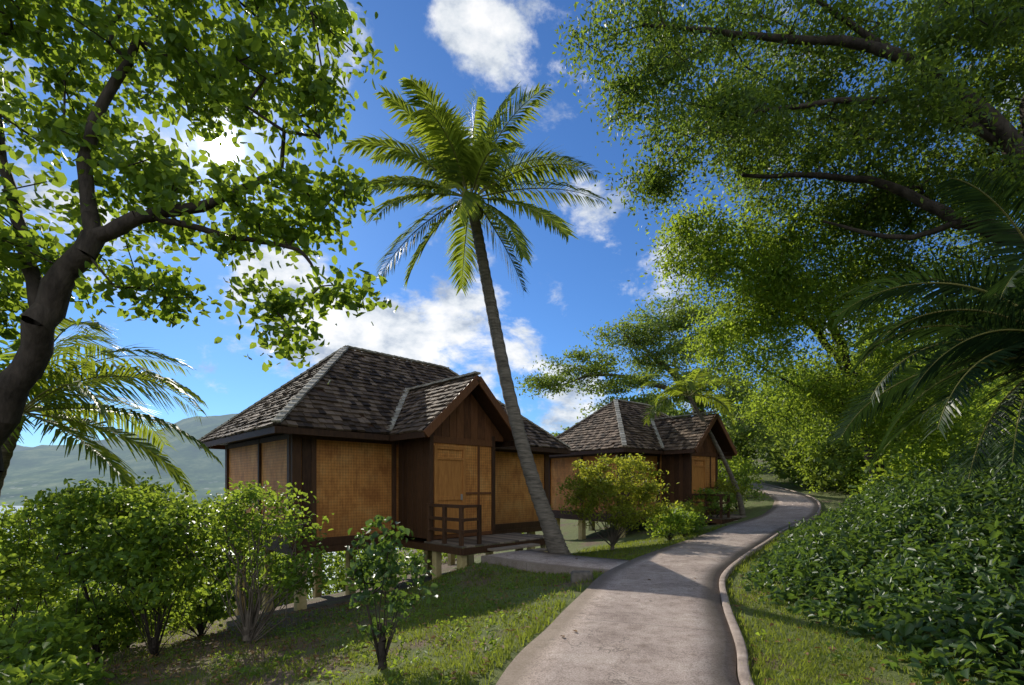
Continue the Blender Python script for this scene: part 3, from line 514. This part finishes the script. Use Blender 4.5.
# ------------------------------------------------------------------ cottages
def cottage(name,loc,rz,L=10.6,W=6.6,ze=2.95,rise=3.0,zf=.19,a=3.5,b=5.7,p=1.0,deck=True):
    e=empty(name,(loc[0],loc[1],0),rz); cr,sr=math.cos(rz),math.sin(rz)
    def gz(u,v): return float(ground(loc[0]+u*cr-v*sr,loc[1]+u*sr+v*cr))
    sh=MB(); cap=MB(); tim=MB(); wv=MB(); red=MB(); post=MB(); und=MB()
    def shingles(O,E,Up,S,lf,rf,Nm):
        O=Vector(O);E=Vector(E);Up=Vector(Up);Nm=Vector(Nm); ex=.2; s_=0.0
        while s_<S-.02:
            l,r=lf(s_),rf(s_); x=l-random.random()*.12
            while x<r:
                w=.13+random.random()*.11; x1=max(x,l); x2=min(x+w-.01,r)
                if x2-x1>.025 and random.random()>.008:
                    j=random.uniform(-.022,.022); hh=.05+random.random()*.03; s0=s_-.03+j; s1=min(s_+ex+.05,S)
                    p0=O+E*x1+Up*s0; p1=O+E*x2+Up*s0; p2=O+E*x2+Up*s1; p3=O+E*x1+Up*s1
                    q=[p0+Nm*.012,p1+Nm*.012,p2,p3,p0+Nm*hh,p1+Nm*(hh+random.uniform(-.012,.012)),p2+Nm*.014,p3+Nm*.014]
                    sh.add(q,[(0,1,5,4),(4,5,6,7),(0,4,7,3),(1,2,6,5)])
                x+=w
            s_+=ex
    h=W/2; S=math.hypot(h,rise); c_,s_n=h/S,rise/S; zr=ze+rise
    und.add([(0,0,ze),(L,0,ze),(L-h,h,zr),(h,h,zr)],[(0,1,2,3)]); und.add([(L,W,ze),(0,W,ze),(h,h,zr),(L-h,h,zr)],[(0,1,2,3)])
    und.add([(0,W,ze),(0,0,ze),(h,h,zr)],[(0,1,2)]); und.add([(L,0,ze),(L,W,ze),(L-h,h,zr)],[(0,1,2)])
    f=lambda t:t/S*h
    shingles((0,0,ze),(1,0,0),(0,c_,s_n),S,lambda t:f(t),lambda t:L-f(t),(0,-s_n,c_))
    shingles((L,W,ze),(-1,0,0),(0,-c_,s_n),S,lambda t:f(t),lambda t:L-f(t),(0,s_n,c_))
    shingles((0,W,ze),(0,-1,0),(c_,0,s_n),S,lambda t:f(t),lambda t:W-f(t),(-s_n,0,c_))
    shingles((L,0,ze),(0,1,0),(-c_,0,s_n),S,lambda t:f(t),lambda t:W-f(t),(s_n,0,c_))
    def caps(P,Qq,step=.24,w=.2):
        P=Vector(P);Qq=Vector(Qq);d=(Qq-P);l=d.length;d/=l;k=int(l/step)
        for i in range(k):
            a0=P+d*(i*step)+Vector((0,0,.08)); b0=P+d*((i+1.25)*step)+Vector((0,0,.06)); cap.beam(a0,b0,w*random.uniform(.88,1.08),.05)
    for A,B in (((0,0,ze),(h,h,zr)),((0,W,ze),(h,h,zr)),((L,0,ze),(L-h,h,zr)),((L,W,ze),(L-h,h,zr)),((h,h,zr),(L-h,h,zr))): caps(A,B)
    for A,B in (((0,0),(L,0)),((L,0),(L,W)),((L,W),(0,W)),((0,W),(0,0))):
        tim.beam((A[0],A[1],ze-.1),(B[0],B[1],ze-.1),.05,.16)
    und.add([(0.03,.03,ze-.06),(L-.03,.03,ze-.06),(L-.03,W-.03,ze-.06),(.03,W-.03,ze-.06)],[(0,3,2,1)])
    a0,b0,v0=a-.6,b+.6,-p-.6; mid=(a0+b0)/2; gh=(b0-a0)/2; gr=1.6; zg=ze-.02; Sg=math.hypot(gh,gr); cg,sg=gh/Sg,gr/Sg
    vm=lambda z:max(.05,h*(z-ze)/rise+.05)
    shingles((a0,vm(zg+gr),zg),(0,-1,0),(cg,0,sg),Sg,lambda t:vm(zg+gr)-vm(zg+t*sg),lambda t:vm(zg+gr)-v0,(-sg,0,cg))
    shingles((b0,v0,zg),(0,1,0),(-cg,0,sg),Sg,lambda t:0,lambda t:vm(zg+t*sg)-v0,(sg,0,cg))
    und.add([(a0,v0,zg),(mid,v0,zg+gr),(mid,vm(zg+gr),zg+gr),(a0,.05,zg)],[(0,3,2,1)]); und.add([(b0,v0,zg),(mid,v0,zg+gr),(mid,vm(zg+gr),zg+gr),(b0,.05,zg)],[(0,1,2,3)])
    caps((mid,v0,zg+gr),(mid,vm(zg+gr),zg+gr)); caps((a0,.05,zg+.05),(mid,vm(zg+gr),zg+gr+.05),w=.18)
    caps((b0,.05,zg+.02),(mid,vm(zg+gr),zg+gr+.02),w=.16)
    for x0 in (a0,b0):
        red.beam((x0,v0-.03,zg-.1),(mid,v0-.03,zg+gr-.08),.05,.2)
        tim.beam((x0,v0,zg-.09),(x0,0,zg-.09),.05,.16)
    i=.62; wt=ze-.08; 
    wv.box((i,i,zf),(L-i,W-i,wt),.5)
    tr=.035; fv=i-tr
    for u,w in ((i+.06,.22),(1.1,.12),(a-.12,.12),(b+.2,.16),(L-i-.06,.22)):
        if u<L-i+.1: tim.box((u-w/2,fv-.03,zf-.12),(u+w/2,fv+.09,wt-.002))
    tim.box((i-.02,fv-.015,zf-.13),(L-i+.02,fv+.08,zf+.08)); tim.box((i-.02,fv-.015,wt-.13),(L-i+.02,fv+.08,wt-.004))
    tim.box((i+.2,fv-.008,zf+.08),(1.05,fv+.05,wt-.13)); 
    for v,w in ((i+.15,.16),(2.9,.10),(W-i-.06,.18)):
        tim.box((i-.07,v-w/2,zf-.12),(i+.05,v+w/2,wt-.002))
    tim.box((i-.055,i-.02,zf-.131),(i+.05,W-i,zf+.081)); tim.box((i-.055,i-.02,wt-.131),(i+.05,W-i,wt-.005))
    wv.box((a,-p,zf+.001),(b,i+.05,wt-.01),.5)
    for u in (a,b): tim.box((u-.06,-p-.05,zf-.12),(u+.06,-p+.1,wt+.15))
    for k in range(6):
        v1=-p+.1+k*(p+i-.22)/6; tim.box((a-.035-.006*(k%2),v1,zf),(a+.02,v1+(p+i-.22)/6-.012,wt-.02))
    red.box((a+.06,-p-.045,wt-.16),(b-.06,-p+.05,wt+.02)); red.box((a+.06,-p-.04,zf-.02),(b-.06,-p+.05,zf+.08))
    nn=12
    for k in range(nn):
        u0=a0+.18+(b0-a0-.36)*k/nn; u1=a0+.18+(b0-a0-.36)*(k+1)/nn-.012
        zt=lambda u: zg+gr*(1-abs(u-mid)/gh)-.12
        z1=max(zt(u0),wt+.021); z2=max(zt(u1),wt+.021)
        y0,y1=-p-.03,-p+.03; zb0=wt+.021
        if z1>zb0+.01 or z2>zb0+.01:
            red.add([(u0,y0,zb0),(u1,y0,zb0),(u1,y1,zb0),(u0,y1,zb0),(u0,y0,z1),(u1,y0,z2),(u1,y1,z2),(u0,y1,z1)],[(0,3,2,1),(4,5,6,7),(0,1,5,4),(1,2,6,5),(2,3,7,6),(3,0,4,7)])
    d0,d1=a+.14,a+1.08
    dm=MB()
    dm.box((d0,-p-.025,zf+.1),(d1,-p+.01,zf+2.1)); 
    for (x0,x1,z0,z1) in ((d0-.05,d0+.04,zf+.1,zf+2.45),(d1-.03,d1+.06,zf+.1,zf+2.45),(d0+.04,d1-.03,zf+2.08,zf+2.15),(d0+.04,d1-.03,zf+.1,zf+.24),(d0+.04,d1-.03,zf+1.0,zf+1.1),(d0+.04,d1-.03,zf+2.36,zf+2.45)):
        dm.box((x0,-p-.055,z0),(x1,-p+.02,z1))
    red.box((d1+.06,-p-.035,zf+1.15),(b-.06,-p+.02,zf+1.21)); red.box(((d1+b)/2-.03,-p-.04,zf+.08),((d1+b)/2+.03,-p+.02,wt-.16))
    hd=MB(); hd.box((d1-.13,-p-.10,zf+1.0),(d1-.09,-p-.055,zf+1.16))
    tim.box((i-.05,i-.05,zf-.3),(L-i+.05,W-i+.05,zf-.135)); tim.box((a-.1,-p-.06,zf-.3),(b+.1,i-.06,zf-.125))
    for u in (.9,3.4,6.4,9.4):
        if u<L-.5:
            for v in (.9,3.2,W-.9):
                g_=gz(u,v); post.box((u-.12,v-.12,g_-.4),(u+.12,v+.12,zf-.302))
    if deck:
        dk=MB(); x=a-.25
        while x<b+.75:
            dk.box((x,-p-1.6,zf-.07),(x+.13,-p-.062,zf-.03)); x+=.137
        tim.box((a-.25,-p-1.63,zf-.24),(b+.85,-p-1.57,zf-.075)); tim.box((a-.28,-p-1.57,zf-.24),(a-.22,-p-.1,zf-.075)); tim.box((b+.8,-p-1.57,zf-.24),(b+.86,-p-.1,zf-.075))
        for u in (a-.1,b+.7):
            for v in (-p-1.4,-p-.4):
                g_=gz(u,v); post.box((u-.09,v-.09,g_-.3),(u+.09,v+.09,zf-.242))
        for v in (-p-1.5,-p-.85,-p-.2): tim.box((a-.24,v-.045,zf-.03),(a-.15,v+.045,zf+.93))
        for z in (.3,.58,.9): tim.box((a-.225,-p-1.6,zf+z-.04),(a-.165,-p-.1,zf+z+.04))
        for u in (a+.35,): tim.box((u-.045,-p-1.56,zf-.03),(u+.045,-p-1.47,zf+.93))
        for z in (.3,.58,.9): tim.box((a-.145,-p-1.545,zf+z-.035),(a+.305,-p-1.485,zf+z+.035))
        for k in range(2):
            dk.box((a+.5,-p-1.95-.32*k,zf-.09-.1*(k+1)),(a+2.1,-p-1.64-.32*k,zf-.04-.1*(k+1)))
        dk.build('deck_boards',M_deck,e,.004)
    sh.build('roof_shingles',M_shingle,e); cap.build('ridge_caps',M_cap,e); und.build('roof_deck',M_timber,e); tim.build('timber_frame',M_timber,e,.006)
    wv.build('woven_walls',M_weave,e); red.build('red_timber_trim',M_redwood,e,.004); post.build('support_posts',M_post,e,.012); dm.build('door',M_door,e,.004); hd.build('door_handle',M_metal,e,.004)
    return e
M_door=surf('door_wood',(.40,.16,.04),(.58,.26,.07),3,.5,.2,30,(8,8,1)); M_metal=surf('handle_metal',(.3,.28,.24),(.4,.38,.34),3,.4,.1,20)
cottage('wooden_cottage',(-5.3,11.0),math.radians(45))
cottage('wooden_cottage',(4.5,19.6),math.radians(38),L=8.4,W=5.8,ze=3.1,rise=2.55,zf=.3,a=3.2,b=5.3,p=.9)
mb=MB(); mb.box((1.0,8.15,-.08),(1.35,8.4,.14)); ob=mb.build('stone_block',M_rock,None,.03)
# ------------------------------------------------------------------ sun + sky
S=Vector((-.592,1,.69)).normalized(); el=math.asin(S.z); az=math.atan2(S.x,S.y)
sl=bpy.data.lights.new('sun','SUN'); sl.energy=5; sl.angle=math.radians(.5); sl.color=(1,.93,.8)
so=link(bpy.data.objects.new('sun',sl)); so.rotation_euler=S.to_track_quat('Z','Y').to_euler(); so.location=(-20,30,25)
w=bpy.data.worlds.new('World'); scene.world=w; w.use_nodes=True; nt=w.node_tree; nt.nodes.clear(); L=nt.links
out=N(nt,'ShaderNodeOutputWorld'); bg=N(nt,'ShaderNodeBackground'); bg.inputs[1].default_value=.15; L.new(bg.outputs[0],out.inputs[0])
sky=N(nt,'ShaderNodeTexSky'); sky.sky_type='NISHITA'; sky.sun_disc=False; sky.sun_elevation=el; sky.sun_rotation=az; sky.air_density=1.0; sky.dust_density=.12; sky.ozone_density=2.5
tc=N(nt,'ShaderNodeTexCoord'); D=tc.outputs['Generated']
nrm=N(nt,'ShaderNodeVectorMath',operation='NORMALIZE'); L.new(D,nrm.inputs[0]); D=nrm.outputs[0]
mp=N(nt,'ShaderNodeMapping'); mp.inputs['Scale'].default_value=(1,1,1.7); L.new(D,mp.inputs[0])
n1=N(nt,'ShaderNodeTexNoise',i_Scale=6.5,i_Detail=12.0,i_Roughness=.64,i_Distortion=.2); L.new(mp.outputs[0],n1.inputs['Vector'])
n2=N(nt,'ShaderNodeTexNoise',i_Scale=11.0,i_Detail=8.0,i_Roughness=.6); L.new(mp.outputs[0],n2.inputs['Vector'])
cov=n1.outputs[0]
for (bx,bz,r,wt_) in ((-.46,.38,.15,.27),(-.32,.31,.13,.28),(-.2,.30,.15,.30),(-.09,.35,.10,.26),(-.3,.22,.2,.22),(.16,.57,.11,.26),(-.13,1.0,.09,.18),(-.09,.93,.08,.2),(-.03,.86,.08,.2),(.0,.97,.08,.17),(-.42,.95,.16,.14),(.10,.17,.14,.24),(.02,.28,.07,.2),(-.3,.15,.3,.12),(-.85,.5,.3,.15),(-.06,.18,.1,.2),(.3,.4,.12,.2),(.1,.36,.06,.15),(-.55,.75,.12,.14)):
    c=Vector((bx,1,bz)).normalized(); dn=N(nt,'ShaderNodeVectorMath',operation='DISTANCE'); L.new(D,dn.inputs[0]); dn.inputs[1].default_value=c
    mr=N(nt,'ShaderNodeMapRange',interpolation_type='SMOOTHSTEP'); L.new(dn.outputs['Value'],mr.inputs[0]); mr.inputs[1].default_value=0; mr.inputs[2].default_value=r; mr.inputs[3].default_value=wt_; mr.inputs[4].default_value=0
    cov=mth(nt,'ADD',cov,mr.outputs[0])
spD=N(nt,'ShaderNodeSeparateXYZ'); L.new(D,spD.inputs[0])
fill_clouds=N(nt,'ShaderNodeMapRange',interpolation_type='SMOOTHSTEP'); L.new(spD.outputs[1],fill_clouds.inputs[0]); fill_clouds.inputs[1].default_value=.25; fill_clouds.inputs[2].default_value=-.5; fill_clouds.inputs[3].default_value=0; fill_clouds.inputs[4].default_value=.22  # unseen clouds behind the camera, added as fill for the shaded walls
cov=mth(nt,'ADD',cov,fill_clouds.outputs[0])
mk=N(nt,'ShaderNodeMapRange',interpolation_type='SMOOTHSTEP'); L.new(cov,mk.inputs[0]); mk.inputs[1].default_value=.57; mk.inputs[2].default_value=.76
skc=mixc(nt,sky.outputs[0],(.36,.58,.86),1.0,'MULTIPLY')
cc=ramp(nt,[(.38,(3.0,3.5,4.3)),(.5,(5.4,5.7,6.0)),(.62,(7.0,7.0,7.0))],n2.outputs[0])
fill_boost=N(nt,'ShaderNodeMapRange'); L.new(spD.outputs[1],fill_boost.inputs[0]); fill_boost.inputs[1].default_value=.3; fill_boost.inputs[2].default_value=-.6; fill_boost.inputs[3].default_value=1; fill_boost.inputs[4].default_value=1.6  # brightens the added clouds behind the camera for more fill
ccs=N(nt,'ShaderNodeVectorMath',operation='SCALE'); L.new(cc.outputs[0],ccs.inputs[0]); L.new(fill_boost.outputs[0],ccs.inputs['Scale'])
col=mixc(nt,skc,ccs.outputs[0],mth(nt,'MULTIPLY',mk.outputs[0],.95))
dt=N(nt,'ShaderNodeVectorMath',operation='DOT_PRODUCT'); L.new(D,dt.inputs[0]); dt.inputs[1].default_value=S
dp=mth(nt,'MAXIMUM',dt.outputs['Value'],0.0)
g1=mth(nt,'MULTIPLY',mth(nt,'POWER',dp,7000.),60.); g2=mth(nt,'MULTIPLY',mth(nt,'POWER',dp,300.),3.0); g3=mth(nt,'MULTIPLY',mth(nt,'GREATER_THAN',dp,math.cos(math.radians(.7))),500.)
gs=mth(nt,'ADD',mth(nt,'ADD',g1,g2),g3); gcx=N(nt,'ShaderNodeVectorMath',operation='SCALE'); gcx.inputs[0].default_value=(1,.97,.9); L.new(gs,gcx.inputs['Scale'])
ad=N(nt,'ShaderNodeVectorMath',operation='ADD'); L.new(col,ad.inputs[0]); L.new(gcx.outputs[0],ad.inputs[1]); L.new(ad.outputs[0],bg.inputs[0])
# ------------------------------------------------------------------ camera
cd=bpy.data.cameras.new('camera'); cam=link(bpy.data.objects.new('camera',cd)); cam.location=(0,0,1.6); cam.rotation_euler=(math.radians(90),0,0)
cd.sensor_width=36; cd.lens=490/1024*36; cd.shift_y=(485-342.5)/1024; cd.clip_start=.05; cd.clip_end=12000
scene.camera=cam
scene.view_settings.view_transform='Standard'; scene.view_settings.look='None'; scene.view_settings.exposure=0
